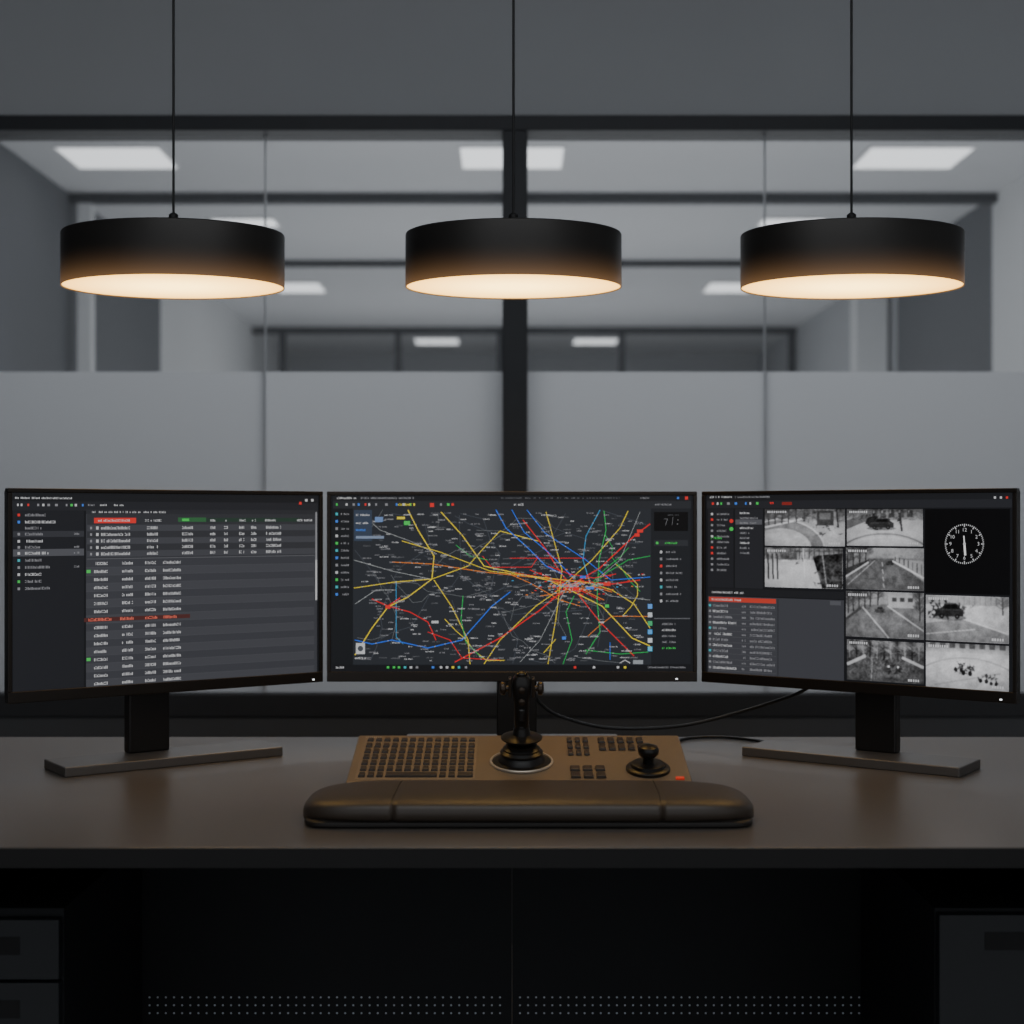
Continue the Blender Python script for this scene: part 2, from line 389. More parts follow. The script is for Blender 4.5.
def paint_list(s):
    bar = em((30,31,34)); side = em((33,34,38)); main = em((58,59,64)); hi = em((78,79,84)); row = em((65,66,71))
    s.R(12, 318, 494, 502, bar, 1, 165); s.text(15, 72, 498, 3, W, xref=40)
    s.R(12, 318, 502, 511, em((38,39,43)), 1, 165)
    toolbar(s, 17, 85, 505, 50); s.text(88, 95, 505, 3, G, xref=90); s.text(100, 107, 505, 3, W, xref=100); s.text(114, 124, 505, 3, W, xref=100)
    s.R(299, 301.5, 502, 504.5, RED, 3, 300); s.R(305, 307.5, 499, 501.5, W, 3, 306); s.R(311, 313.5, 499, 501.5, W, 3, 312)
    s.R(13, 84, 511, 700, side, 1, 48)
    s.R(13, 84, 549, 556, hi, 2, 48); s.R(13, 84, 531, 537, em((52,53,58)), 2, 48)
    ends = (46, 56, 42, 44, 43, 41, 49, 42, 51, 44, 42, 51)
    for i, y in enumerate((515, 522, 528, 534, 541, 547, 553, 560, 567, 574, 581, 588)):
        col = (RED, BLU, None, G, W, G, W, TEAL, G, W, GRN, G)[i]
        if col: s.R(17.5, 20, y-1.3, y+1.3, col, 3, 48)
        s.text(25, ends[i], y, 4.2, W if i in (1, 4, 6, 9) else G, xref=48, gap=0.03)
        if i in (3, 5, 6, 8): s.text(74, 80, y, 3, G, xref=48)
    s.R(86, 317, 512, 690, main, 1, 200)
    s.R(87, 315, 514, 558, em((50,51,55)), 2, 100)
    s.R(86, 317, 509.5, 514, em((44,45,49)), 2, 100)
    s.text(89, 168, 512, 3, W, xref=100, gap=0.3)
    s.R(94, 136, 517.8, 523.2, RED, 3, 100); s.text(98, 130, 520.5, 3.4, W, L=4, xref=100)
    s.R(178, 206, 517.5, 522, em((50,95,60)), 3, 100); s.R(206, 300, 518, 522, em((40,58,48)), 3, 100)
    s.R(182, 189, 518.6, 521.2, GRN, 4, 100)
    for x0, x1 in ((145, 163), (210, 216), (224, 229), (239, 246), (252, 258), (265, 279), (297, 313)): s.text(x0, x1, 520.5, 3.6, W, xref=100, L=5)
    for i, y in enumerate((528, 534.5, 541, 547.5, 554)):
        if i % 2 == 0: s.R(87, 315, y-3.2, y+3.2, em((64,65,70)), 3, 100)
        s.R(90, 92, y-1.3, y+1.3, G, 4, 100); s.R(96, 98.5, y-1.5, y+1.5, W, 4, 100)
        for x0, x1 in ((101, 131), (147, 158), (182, 193), (210, 216), (224, 229), (239, 245), (251, 257), (266, 282)):
            s.text(x0, x1, y, 4.6, W, L=5, xref=100, gap=0.03)
    s.R(87, 315, 558.5, 559.2, em((88,89,93)), 4, 100)
    for i in range(16):
        y = 563.5 + i*8.0
        if i % 2: s.R(86, 314, y-4, y+4, row, 2, 100)
        s.R(86, 314, y+3.7, y+4.0, em((76,77,82)), 3, 100)
        m = W; xs = ((94, 108), (122, 133), (145, 157), (163, 182))
        if i == 7:
            s.R(84, 190, y-2.0, y+2.0, em((76,42,40)), 3, 100); m = em((215,105,88)); xs = ((88, 112), (120, 135), (145, 158), (163, 178))
        for x0, x1 in xs: s.text(x0, x1, y, 4.6, m, L=5, xref=100, gap=0.02)
        if i in (1, 12): s.R(86.5, 90.5, y-1.6, y+1.6, GRN, 4, 88)
    s.R(315.3, 317, 512, 560, G, 3, 316); s.R(315.3, 317, 560, 600, W, 3, 316)

def paint_map(s):
    rnd = random.Random(11)
    s.R(333, 691, 494.5, 501, em((30,31,34)), 1); s.R(333, 691, 501, 508.5, em((40,42,46)), 1)
    s.text(337, 358, 498, 3, W); s.text(361, 415, 498, 3, G); s.text(640, 650, 498, 2.6, G)
    toolbar(s, 336, 415, 504.5); s.text(398, 412, 504.5, 3.5, YEL); s.R(430, 434, 503, 507, RED, 3); toolbar(s, 440, 452, 504.5)
    s.text(514, 524, 504.5, 3.5, W); s.text(655, 672, 504.5, 2.6, G); s.R(677, 679, 497, 499, BLU, 3); s.R(685, 688, 496.5, 499.5, RED, 3); s.text(500, 620, 498, 2, GD, gap=0.5)
    s.R(333, 352.5, 508.5, 664, em((24,26,29)), 1)
    for i in range(12):
        y = 514 + i*7.3
        s.R(335.5, 338, y-1.3, y+1.3, (TEAL, BLU, G, W, GRN)[i % 5], 3); s.text(341, 350, y, 3.0, G)
    x0, x1, y0, y1 = 353, 651, 508.5, 665
    s.R(x0, x1, y0, y1, em((40,43,48)), 1)
    def inside(p): return x0+1 < p[0] < x1-1 and y0+1 < p[1] < y1-1
    def wander(p, d, n, st, w, m, L, j=0.5):
        pts = [p]
        for _ in range(n):
            q = (pts[-1][0]+math.cos(d)*st*rnd.uniform(.6,1.3), pts[-1][1]+math.sin(d)*st*rnd.uniform(.6,1.3))
            if not inside(q): break
            pts.append(q); d += rnd.choice((0, 0, 0, .785, -.785))*j
        if len(pts) > 1: s.line(pts, w, m, L)
    for _ in range(20):
        wander((rnd.uniform(x0+5,x1-5), rnd.uniform(y0+5,y1-5)), rnd.uniform(0,6.28), 9, 20, 0.45, em((72,76,84)), 2, .8)
    for _ in range(16):
        wander((rnd.uniform(x0+5,x1-5), rnd.uniform(y0+5,y1-5)), rnd.uniform(0,6.28), 7, 14, 0.4, em((105,108,110)), 2, .8)
    Yl = em((232,205,40)); Rd = em((222,36,34)); Bl = em((40,105,225)); Gr = em((40,170,80)); Tl = em((60,150,200)); Wh = em((165,168,168)); Or = em((225,125,40))
    for c in (Yl, Rd, Gr, Bl, Yl, Tl, Gr, Yl, Or, Rd):
        wander((rnd.uniform(x0+20,x1-20), rnd.uniform(y0+15,y1-15)), rnd.choice((0, .78, 1.57, 2.36, -.78)), 5, 15, 0.6, c, 2.5, 1.0)
    hub = (566, 588)
    h2 = (590, 583)
    L = [
     ([(408,510),(418,530),(434,556),(432,579),(408,597),(388,607),(372,628),(355,655)], 1.5, Yl),
     ([(441,512),(462,535),(484,566),(520,574),(548,580),hub,(602,606),(632,638),(650,646)], 1.4, Yl),
     ([(354,588),(395,582),(432,579),(468,566),(482,550),(500,531),(538,541)], 1.1, Yl),
     ([(434,580),(452,607),(468,640),(470,664)], 1.1, Yl),
     ([(546,512),(556,548),(562,570),(556,618),(548,664)], 1.1, Yl),
     ([h2,(612,590),(634,604),(650,628)], 1.1, Yl), ([(402,541),(440,552),(490,571),(530,576),h2], 1.0, Yl),
     ([(484,664),(500,640),(536,606),(556,592),(592,560),(620,528),(628,511)], 1.1, Yl),
     ([(392,562),(432,564),(484,572),(540,578),(575,586),(604,600)], 1.1, Or), ([(505,572),(530,583),(560,600),(580,606)], 1.0, Or),
     ([(455,662),(500,638),(540,610),hub,(600,568),(634,536),(650,524)], 1.7, Rd),
     ([(523,520),(545,548),(560,572),(578,594),(600,622),(634,656)], 1.4, Rd),
     ([(388,606),(410,612),(428,622),(436,640)], 1.3, Rd), ([(372,599),(388,606),(400,598)], 1.6, Rd),
     ([(428,632),(450,640),(462,658),(500,660)], 1.1, Rd), ([(515,573),(545,578),(575,581),(612,584),(640,580)], 1.5, Rd),
     ([(530,570),(556,580),(584,592),(600,600)], 1.2, Rd), ([(540,596),(566,592),(592,586),(612,592)], 1.1, Or), ([(548,566),(570,574),(594,578),(616,574)], 1.1, Rd),
     ([(496,510),(506,528),(528,548),(546,566),(562,574)], 1.5, Bl), ([(512,510),(524,532),(548,552),(574,578)], 1.2, Bl), ([(527,510),(545,533),(586,560),(611,580),(650,577)], 1.2, Bl),
     ([(355,640),(372,644),(392,640),(428,648),(462,640),(492,606),(510,592)], 1.4, Bl), ([(600,510),(586,536),(583,560),h2], 1.1, Tl),
     ([(604,511),(606,530),(599,560),(597,600),(600,632),(586,654)], 1.3, Gr), ([(586,590),(608,572),(628,560),(650,556)], 1.1, Gr),
     ([(463,596),(461,620),(466,642),(482,658)], 1.2, Gr), ([(563,664),(572,640),(566,612),(574,596)], 1.1, Gr), ([(585,650),(620,654),(648,652)], 1.2, Gr), ([(456,545),(470,556),(488,560)], 1.0, Gr),
     ([(354,560),(392,571),(430,579)], .7, Wh), ([(355,604),(376,590),(396,590)], .7, Wh), ([(360,512),(380,530),(410,541),(437,554)], .6, Wh),
     ([hub,(540,640),(520,662)], .6, Wh), ([(640,512),(620,560),(596,580)], .6, Wh), ([(650,600),(610,596),h2], .6, Wh),
    ]
    for i, (pts, w, m) in enumerate(L):
        s.line(pts, w*0.62, m, 3 + (i % 7)*0.5)
        for p, q in zip(pts[:-1], pts[1:]):
            for t in (0.2, 0.5, 0.8):
                s.disc(p[0]+(q[0]-p[0])*t, p[1]+(q[1]-p[1])*t, 0.55, Wh if rnd.random() < .4 else m, 7, 6)
    for _ in range(240):
        a = rnd.uniform(0, 6.28); r = abs(rnd.gauss(0, 17)); p = (572+r*math.cos(a)*1.9, 586+r*math.sin(a)*0.45)
        if inside(p): s.R(p[0]-1.1, p[0]+1.1, p[1]-0.4, p[1]+0.4, rnd.choice((Wh, Rd, Tl, Or, Rd, Wh, Or)), 7.5)
    for _ in range(620):
        p = (rnd.uniform(x0+8, x1-14), rnd.uniform(y0+4, y1-4)); w = rnd.uniform(4, 10)
        s.text(p[0], p[0]+w, p[1], 1.9, rnd.choice((G, W, GD, G)), 8, cw=1.0)
    for (x, y, m, w, h) in ((401,518,YEL,8,2.4),(407,523,GRN,6,4),(583,577,Bl,6,2.4),(590,588,BLU,8,2.4),(576,589,Rd,6,3.4),(607,584,RED,7,3.6),(640,531,RED,6,3),(637,535,RED,5,3),(388,607,RED,5,3.4),(435,622,W,7,2.4),(607,606,GRN,4,3),(564,638,BLU,4,3)):
        s.R(x-w/2, x+w/2, y-h/2, y+h/2, m, 9)
    s.R(354, 372, 510, 541, em((52,62,78)), 8.5); s.R(356, 384, 536, 538.6, em((120,134,158)), 9)
    s.text(356, 370, 515, 3, W, 9.5); s.text(356, 369, 523, 3, W, 9.5); s.text(356, 366, 530, 3, BLU, 9.5); s.R(375, 383, 517, 522, em((100,130,180)), 9)
    s.R(356, 365, 643, 654, em((190,192,194)), 9); s.disc(360.5, 648.5, 2.8, em((70,74,80)), 9.5); s.text(355, 366, 658, 3, W, 9)
    # right column
    s.R(651, 690.5, 508.5, 664, em((30,32,36)), 1); s.R(654, 688, 512, 531, BLK, 2)
    s.line([(664,519),(667.5,519),(665.5,525)], .35, G, 4); s.line([(673,517),(672,525)], .3, G, 4); s.disc(678,520,.4,W,4,6); s.disc(677.5,524,.4,W,4,6); s.text(668, 679, 515, 1.5, GD)
    s.R(654, 688, 540, 546, em((44,46,50)), 2); s.R(656, 658.3, 541.8, 544.2, GRN, 3); s.text(665, 678, 543, 2.8, GRN)
    for i in range(8):
        y = 552 + i*7; s.R(660, 662.2, y-1.3, y+1.3, (W, G, RED, G, W, TEAL, G, W)[i], 3); s.text(666, 676 + (i*5) % 8, y, 2.8, G)
    for i, c in enumerate(((90,150,220),(190,195,200),(60,170,110),(80,160,225),(200,205,210),(90,190,225))):
        s.R(647.8, 652.2, 604+i*8.5, 608.6+i*8.5, em(c), 9.7)
    s.R(654, 690, 618, 619, GD, 2)
    for i in range(5): s.text(662, 676, 624 + i*6, 2.9, W if i == 1 else GRN if i == 4 else G)
    s.R(333, 691, 664.5, 670, em((22,23,26)), 1); s.text(336, 346, 667.5, 3, W)
    for x, c in ((388,GRN),(394,GRN),(399,GRN),(405,TEAL),(411,W),(417,G),(433,BLU),(441,W),(447,W),(453,YEL),(459,TEAL),(466,G),(575,RED),(594,W),(618,W),(625,YEL)):
        s.R(x-1.2, x+1.2, 666.2, 668.4, c, 3)
    s.line([(620,663),(625,660),(630,663)], .8, W, 9.8); s.R(633, 643, 660, 664, em((140,145,150)), 9.8); s.text(648, 686, 667.3, 2.6, G)

# camera pictures: drawn as a small grey raster, then laid as a fine grid whose vertices carry the tones
def vnoise(h, w, sc, rs):
    gh, gw = max(2, int(h/sc)+2), max(2, int(w/sc)+2); g = rs.rand(gh, gw)
    ys = np.linspace(0, gh-1.001, h); xs = np.linspace(0, gw-1.001, w)
    yi, xi = ys.astype(int), xs.astype(int); fy, fx = (ys-yi)[:,None], (xs-xi)[None,:]
    return (g[yi][:,xi]*(1-fy)*(1-fx)+g[yi+1][:,xi]*fy*(1-fx)+g[yi][:,xi+1]*(1-fy)*fx+g[yi+1][:,xi+1]*fy*fx)-0.5
class Tile:
    WN, HN = 172, 92
    def __init__(q, s, rnd, x0, x1, y0, y1, bg, seed):
        xm = (x0+x1)/2; q.a, q.b = s.uv(x0, y0)[0], s.uv(x1, y0)[0]; q.t, q.u = s.uv(xm, y0)[1], s.uv(xm, y1)[1]
        q.im = np.full((q.HN, q.WN), float(bg)); q.rs = np.random.RandomState(seed); q.rnd = rnd
        q.X, q.Y = np.meshgrid(np.linspace(0,1,q.WN), np.linspace(0,1,q.HN)); s.tiles.append(q)
    def mask(q, pts):
        m = np.zeros(q.im.shape, bool); n = len(pts)
        for i in range(n):
            (xa, ya), (xb, yb) = pts[i], pts[(i+1) % n]
            if ya == yb: continue
            c = ((ya > q.Y) != (yb > q.Y)) & (q.X < (xb-xa)*(q.Y-ya)/(yb-ya)+xa); m ^= c
        return m
    def poly(q, pts, v, al=1.0): m = q.mask(pts); q.im[m] = q.im[m]*(1-al)+v*al
    def box(q, x0, y0, x1, y1, v, al=1.0): q.poly([(x0,y0),(x1,y0),(x1,y1),(x0,y1)], v, al)
    def grad(q, x0, y0, x1, y1, v0, v1):
        m = (q.X>=x0)&(q.X<=x1)&(q.Y>=y0)&(q.Y<=y1); q.im[m] = (v0+(v1-v0)*(q.Y-y0)/(y1-y0))[m]
    def ell(q, cx, cy, rx, ry, v, al=1.0): m = ((q.X-cx)/rx)**2+((q.Y-cy)/ry)**2 < 1; q.im[m] = q.im[m]*(1-al)+v*al
    def arc(q, cx, cy, rx, ry, t, v, al=1.0):
        d = ((q.X-cx)/rx)**2+((q.Y-cy)/ry)**2; m = (d < 1) & (d > (1-t)**2); q.im[m] = q.im[m]*(1-al)+v*al
    def stroke(q, x0, y0, x1, y1, w, v, al=1.0):
        dx, dy = (x1-x0)*2, (y1-y0); l = math.hypot(dx, dy) or 1; nx, ny = -dy/l*w/4, dx/l*w/2
        q.poly([(x0+nx,y0+ny),(x1+nx,y1+ny),(x1-nx,y1-ny),(x0-nx,y0-ny)], v, al)
    def tex(q, pts, amp, sc=4):
        m = q.mask(pts); n = vnoise(q.HN, q.WN, sc, q.rs)*amp + vnoise(q.HN, q.WN, sc*2.7, q.rs)*amp; q.im[m] += n[m]
    def tree(q, x, y, h, v=40):
        r = q.rnd; q.stroke(x, y, x+r.uniform(-.01,.01), y-h, .025, v)
        for _ in range(30):
            yy = y-h*r.uniform(.25,1); q.stroke(x, yy, x+r.uniform(-.1,.1), yy-h*r.uniform(.05,.35), .016, v+r.uniform(0,40), .5)
        for _ in range(8): q.ell(x+r.uniform(-.08,.08), y-h*r.uniform(.5,1.1), .035, .07, v+35, .3)
    def car(q, x, y, w, h, v):
        q.ell(x+w*.5, y+h*.95, w*.6, h*.18, 45, .5)
        q.poly([(x,y+h*.5),(x+w*.06,y+h*.4),(x+w*.22,y+h*.35),(x+w*.34,y+h*.05),(x+w*.5,y-h*.02),(x+w*.74,y),(x+w*.9,y+h*.34),(x+w,y+h*.45),(x+w,y+h*.85),(x,y+h*.88)], v)
        q.stroke(x+w*.3, y+h*.06, x+w*.75, y+h*.03, h*.08, min(230,v+70), .6); q.stroke(x+w*.04, y+h*.46, x+w*.95, y+h*.44, h*.06, min(230,v+45), .5)
        q.poly([(x+w*.27,y+h*.36),(x+w*.37,y+h*.12),(x+w*.53,y+h*.1),(x+w*.53,y+h*.36)], max(20,v*.5)); q.poly([(x+w*.56,y+h*.36),(x+w*.56,y+h*.1),(x+w*.72,y+h*.09),(x+w*.83,y+h*.35)], max(20,v*.5))
        for c in (.22,.78): q.ell(x+w*c, y+h*.86, w*.085, h*.16, 24); q.ell(x+w*c, y+h*.86, w*.035, h*.07, 100)
    def clutter(q, x0, y0, x1, y1, n, v, dv, sz=.05):
        r = q.rnd
        for _ in range(n):
            x, y = r.uniform(x0, x1), r.uniform(y0, y1); q.poly([(x+r.uniform(-sz,sz)*.6, y+r.uniform(-sz,sz)*1.3) for _ in range(5)], v+r.uniform(-dv, dv), .8)
    def finish(q):
        im = q.im
        for _ in range(3):
            p = np.pad(im, 1, mode='edge'); im = (p[:-2,1:-1]+p[2:,1:-1]+p[1:-1,:-2]+p[1:-1,2:]+2*p[1:-1,1:-1])/6
        im += vnoise(q.HN, q.WN, 2.2, q.rs)*18 + vnoise(q.HN, q.WN, 12, q.rs)*24 + (q.rs.rand(q.HN, q.WN)-.5)*10
        im *= 1-0.34*((q.X-.5)**2+(q.Y-.5)**2)*1.6
        q.im = (im-120)*1.08+120
        for k in range(9): q.box(.03+k*.028, .05, .03+k*.028+.017, .10, 195)
        for k in range(5): q.box(.8+k*.03, .9, .82+k*.03, .95, 190)
        q.im = np.clip(q.im, 8, 225)
    def emit(q, parent):
        q.finish(); H, Wd = q.HN, q.WN
        zs = q.t+(q.u-q.t)*q.Y; xs = q.a+(q.b-q.a)*q.X
        vs = np.stack([xs.ravel(), np.full(xs.size, -0.0005), zs.ravel()], 1)
        i = np.arange(H*Wd).reshape(H, Wd)
        fs = np.stack([i[1:,:-1].ravel(), i[1:,1:].ravel(), i[:-1,1:].ravel(), i[:-1,:-1].ravel()], 1)
        me = bpy.data.meshes.new('camera_picture'); me.from_pydata(vs.tolist(), [], fs.tolist()); me.materials.append(M_feed)
        v = q.im.ravel()/255.0; l = np.where(v <= 0.04045, v/12.92, ((v+0.055)/1.055)**2.4)
        at = me.color_attributes.new('feed', 'FLOAT_COLOR', 'POINT'); arr = np.ones((l.size, 4), np.float32); arr[:,0] = l; arr[:,1] = l*1.0; arr[:,2] = l*1.03
        at.data.foreach_set('color', arr.ravel()); me.update()
        o = bpy.data.objects.new('camera_picture', me); COL.objects.link(o); o.parent = parent

hi2 = em((80,81,86))
def paint_cctv(s):
    rnd = random.Random(5)
    s.R(707, 1012, 494, 500, em((30,31,34)), 1, 860); s.text(710, 732, 497, 3, W, xref=720); s.text(735, 770, 497, 2.6, G, xref=750)
    s.R(707, 1012, 500, 508, em((38,39,43)), 1, 860); toolbar(s, 712, 758, 503.5, 735); s.text(770, 775, 503, 3, RED, xref=770); s.R(782, 792, 502, 505, em((130,40,36)), 3, 786)
    for x in (995, 1001, 1007): s.R(x-1.1, x+1.1, 496.4, 498.6, W if x < 1005 else RED, 3, x)
    s.R(708, 733.5, 509, 588, em((34,35,39)), 1, 735); s.R(735, 763, 509, 588, em((38,39,43)), 1, 735)
    for i in range(11):
        y = 514 + i*5.6
        s.R(711, 713.2, y-1.1, y+1.1, rnd.choice((RED, G, W, G)), 3, 720); s.text(717, 727 + rnd.choice((0,3)), y, 3, G, xref=720)
    s.disc(731.5, 521, 1.9, RED, 4); s.disc(731.5, 529, 2.0, GRN, 4); s.text(711, 722, 538, 3.4, GRN, xref=720)
    s.R(735.5, 762, 519.5, 524.5, hi2, 2, 745)
    for i in range(9):
        s.text(740, 750 + rnd.choice((0,4,8)), 513 + i*5, 3, W if i % 3 == 0 else G, 3.5, xref=745)
    s.R(708, 844, 589, 596, em((32,33,36)), 1, 745); s.text(712, 745, 592.5, 3, W, xref=730); s.R(708, 844, 597, 676, em((60,61,66)), 1, 745)
    s.R(777.6, 778.4, 598, 676, em((44,45,49)), 3, 745)
    s.R(709, 776, 598, 602.5, em((185,60,48)), 2, 745); s.text(712, 742, 600.3, 3, W, 4, 745); s.R(830, 841, 598, 602, em((80,81,86)), 3, 745)
    for i in range(12):
        y = 606.5 + i*5.7
        s.R(709, 776, y+2.5, y+2.8, em((80,81,85)), 3, 745)
        s.text(713, 728 + rnd.choice((0,5,9)), y, 3.7, W if i % 2 else G, xref=745, gap=.03); s.text(750, 775 - rnd.choice((0,3)), y, 3.7, G, xref=745, gap=.03); s.text(742, 746, y, 3, G, xref=745)
        s.R(709, 711.2, y-1.1, y+1.1, TEAL if i % 4 == 0 else G, 4, 745)
    # black pane with clock
    s.R(925, 1010, 509, 594, BLK, 2, 967)
    cx, cy, r = 964.5, 544, 19.5
    for k in range(60):
        a = k*math.pi/30; r0 = r-2.6 if k % 5 == 0 else r-1.1; w = 1.0 if k % 5 == 0 else 0.8
        s.line([(cx+r0*math.sin(a), cy-r0*math.cos(a)*1.02), (cx+r*math.sin(a), cy-r*math.cos(a)*1.02)], w, W, 4)
    for k in range(1, 13):
        cu = bpy.data.curves.new('numeral', 'FONT'); cu.body = str(k); cu.size = 1; cu.align_x = 'CENTER'; cu.align_y = 'CENTER'
        to = bpy.data.objects.new('numeral', cu); COL.objects.link(to)
        dg = bpy.context.evaluated_depsgraph_get(); me = bpy.data.meshes.new_from_object(to.evaluated_get(dg))
        a = k*math.pi/6; ox, oy = s.uv(cx+14*math.sin(a), cy-14*math.cos(a)); sc = 0.0075
        s.add([(ox+v.co.x*sc, -0.0004, oy+v.co.y*sc) for v in me.vertices], [tuple(p.vertices) for p in me.polygons], s.mi(W))
        bpy.data.objects.remove(to); bpy.data.curves.remove(cu); bpy.data.meshes.remove(me)
    s.line([(cx-0.6, cy-8), (cx+0.2, cy+1)], 1.2, em((225,225,225)), 5); s.line([(cx, cy-1), (cx+0.8, cy+11)], 2.0, em((235,235,235)), 5)
    s.disc(cx, cy, 1.4, W, 6)
    full = [(0,0),(1,0),(1,1),(0,1)]
    def T_(x0, x1, y0, y1, bg, seed): return Tile(s, rnd, x0, x1, y0, y1, bg, seed)
    T = T_(765, 845, 509, 546, 150, 1); T.grad(0,0,1,.35,100,150); T.grad(0,.35,1,1,175,200); T.tex([(0,0),(1,0),(1,.35),(0,.35)], 70, 3); T.arc(.2,1.1,.55,.8,.28,130); T.tex(full, 22, 6)
    T.stroke(0,.5,.5,.26,.05,210); T.arc(.2,1.1,.56,.82,.03,215)
    for x in (.05,.13,.22,.3,.4,.5): T.tree(x, .45-.2*x, .4, 50)
    T.box(.66,.05,.86,.45,75); T.box(.69,.1,.83,.28,140,.7); T.clutter(.58,.3,.98,.75,16,60,25,.06); T.stroke(.9,0,.92,.5,.03,45); T.clutter(.35,.2,.6,.4,8,70,25,.04)
    T = T_(847, 923, 509, 546, 160, 2); T.grad(0,0,1,.3,100,145); T.grad(0,.3,1,1,178,200); T.poly([(0,.3),(.3,.12),(.3,.3),(0,.55)], 105)
    for x in (.34,.45,.56,.68,.8): T.box(x,.0,x+.07,.22,80); T.box(x+.01,.04,x+.03,.12,150)
    T.tex([(0,0),(1,0),(1,.3),(0,.3)], 50, 3)
    T.clutter(.25,.2,.6,.5,30,44,20,.07); T.ell(.35,.34,.09,.14,36); T.car(.3,.24,.32,.3,46); T.clutter(.55,.2,.74,.45,12,60,20,.05); T.stroke(.7,.1,.73,.6,.05,60); T.arc(.5,1.5,.7,.85,.05,135); T.arc(.5,1.6,.7,.85,.02,212)
    T = T_(765, 843, 548, 588, 150, 3); T.grad(0,0,1,.3,125,155); T.grad(0,.3,1,1,188,208)
    for k in range(16): T.stroke(.02+k*.062,.02,.02+k*.062,.28,.02,75)
    T.stroke(0,.1,1,.06,.02,80); T.box(.2,.12,.42,.3,95); T.clutter(.15,.18,.5,.38,14,80,30,.05); T.tex([(0,0),(1,0),(1,.35),(0,.35)], 50, 3)
    for x in (.04,.1,.16): T.stroke(x,.15,x+.01,.8,.035,50)
    T.poly([(.62,.2),(1,.12),(1,1),(.74,1)], 66); T.tex([(.62,.2),(1,.12),(1,1),(.74,1)], 70, 4); T.clutter(.66,.3,1,1,16,60,25,.07); T.stroke(.5,0,.52,.75,.03,210); T.stroke(.74,.1,.8,1,.03,150)
    T = T_(846, 924, 548, 590, 130, 4); T.grad(0,0,1,.24,175,150); T.poly([(.3,.26),(.62,.26),(1,.8),(1,1),(0,1),(0,.75)], 100); T.tex(full, 26, 5); T.poly([(.62,.26),(1,.3),(1,.78)], 160)
    T.poly([(0,.5),(.3,.28),(.3,.34),(0,.66)], 60)
    for x in (.02,.1,.18,.26): T.tree(x,.5-x*.6,.42,45)
    T.stroke(0,.7,.3,.34,.04,205); T.stroke(.02,.9,.38,.3,.015,200); T.stroke(.6,.3,1,.7,.04,215)
    for t in (0,.25,.5,.72): T.stroke(.47+.02*t,.34+t*.7,.48+.03*t,.34+t*.7+.1,.02,200)
    for k in range(7): T.stroke(.64+k*.055,.3+k*.055,.64+k*.055,.2+k*.03,.02,65)
    T.car(.52,.3,.1,.1,60)
    T = T_(846, 924, 592, 638, 130, 5); T.grad(0,0,1,.28,175,150); T.poly([(.2,.3),(.6,.26),(1,.66),(1,1),(0,1),(0,.6)], 118); T.tex(full, 28, 5)
    T.box(.55,.06,.9,.34,185); T.box(.6,.12,.66,.2,80); T.box(.7,.12,.76,.2,80); T.box(.8,.12,.86,.2,80)
    for x in (.03,.1,.17,.25,.32,.42): T.tree(x,.5-x*.5,.45,45)
    T.tree(.95,.6,.6,36)
    T.stroke(.22,.34,.56,1,.03,205); T.stroke(.54,.3,1,.82,.03,205); T.stroke(0,.62,.2,.36,.05,75); T.car(.38,.32,.12,.12,70)
    T = T_(926, 1009, 596, 642, 160, 6); T.grad(0,0,1,.2,185,170); T.grad(0,.2,1,1,205,175)
    for k in range(10): T.stroke(.4+k*.065,.02,.4+k*.065,.2,.012,120)
    T.poly([(0,.62),(.45,.5),(1,.82),(1,1),(0,1)], 140); T.tex(full, 24, 5); T.stroke(.45,.5,1,.8,.03,215); T.stroke(0,.86,.6,.72,.02,210)
    T.clutter(.04,.12,.4,.45,36,48,22,.07); T.car(.12,.16,.34,.34,44); T.clutter(.4,.2,.56,.4,8,70,20,.05); T.tree(.93,.4,.38,80)
    T = T_(847, 924, 641, 682, 80, 7); T.grad(0,0,1,.35,120,75); T.poly([(.25,.38),(.72,.34),(1,.75),(1,1),(0,1),(0,.7)], 88); T.tex(full, 44, 3)
    for k in range(11): T.tree(.04+k*.09,.45,.45,30 if k % 2 else 140)
    T.stroke(0,.62,.25,.38,.08,190); T.stroke(.72,.38,1,.6,.07,190); T.stroke(.34,.5,.32,1,.02,165); T.clutter(.45,.36,.75,.75,20,46,20,.07); T.ell(.55,.62,.015,.03,215); T.ell(.67,.62,.015,.03,215); T.clutter(.22,.4,.4,.6,8,150,30,.05)
    T = T_(926, 1009, 644, 689, 180, 8); T.grad(0,0,1,.2,150,200); T.grad(0,.2,1,1,215,190)
    for k in range(8): T.box(.05+k*.12,0,.12+k*.12,.1,95)
    T.tex(full, 26, 6); T.arc(.5,1.3,.8,1.,.03,175); T.stroke(.1,.95,.9,.62,.03,165)
    T.clutter(.36,.45,.58,.66,26,50,24,.055); T.clutter(.64,.66,.88,.84,20,54,24,.05)
    for (x,y,k) in ((.4,.52,.7),(.5,.58,.8),(.7,.74,.7),(.82,.8,.6)):
        T.ell(x-.05*k,y+.08*k,.03*k,.07*k,36); T.ell(x+.05*k,y+.09*k,.03*k,.07*k,36); T.stroke(x+.04*k,y-.12*k,x+.06*k,y+.06*k,.02,50)

A = math.radians(35.05)
monitor('black monitor showing a long table of list rows, facing in from the desk left end', -0.5305, 2.36, A, 0.2605, -0.027, paint_list, 0.243)
monitor('wide black monitor showing a coloured transit line map behind the joystick', 0.0, 2.51, 0.0, 0.3096, 0.008, paint_map, 0.276)
monitor('black monitor showing grey camera views and a clock, on the desk right end', 0.5315, 2.36, -A, 0.2605, 0.027, paint_cctv, 0.238)

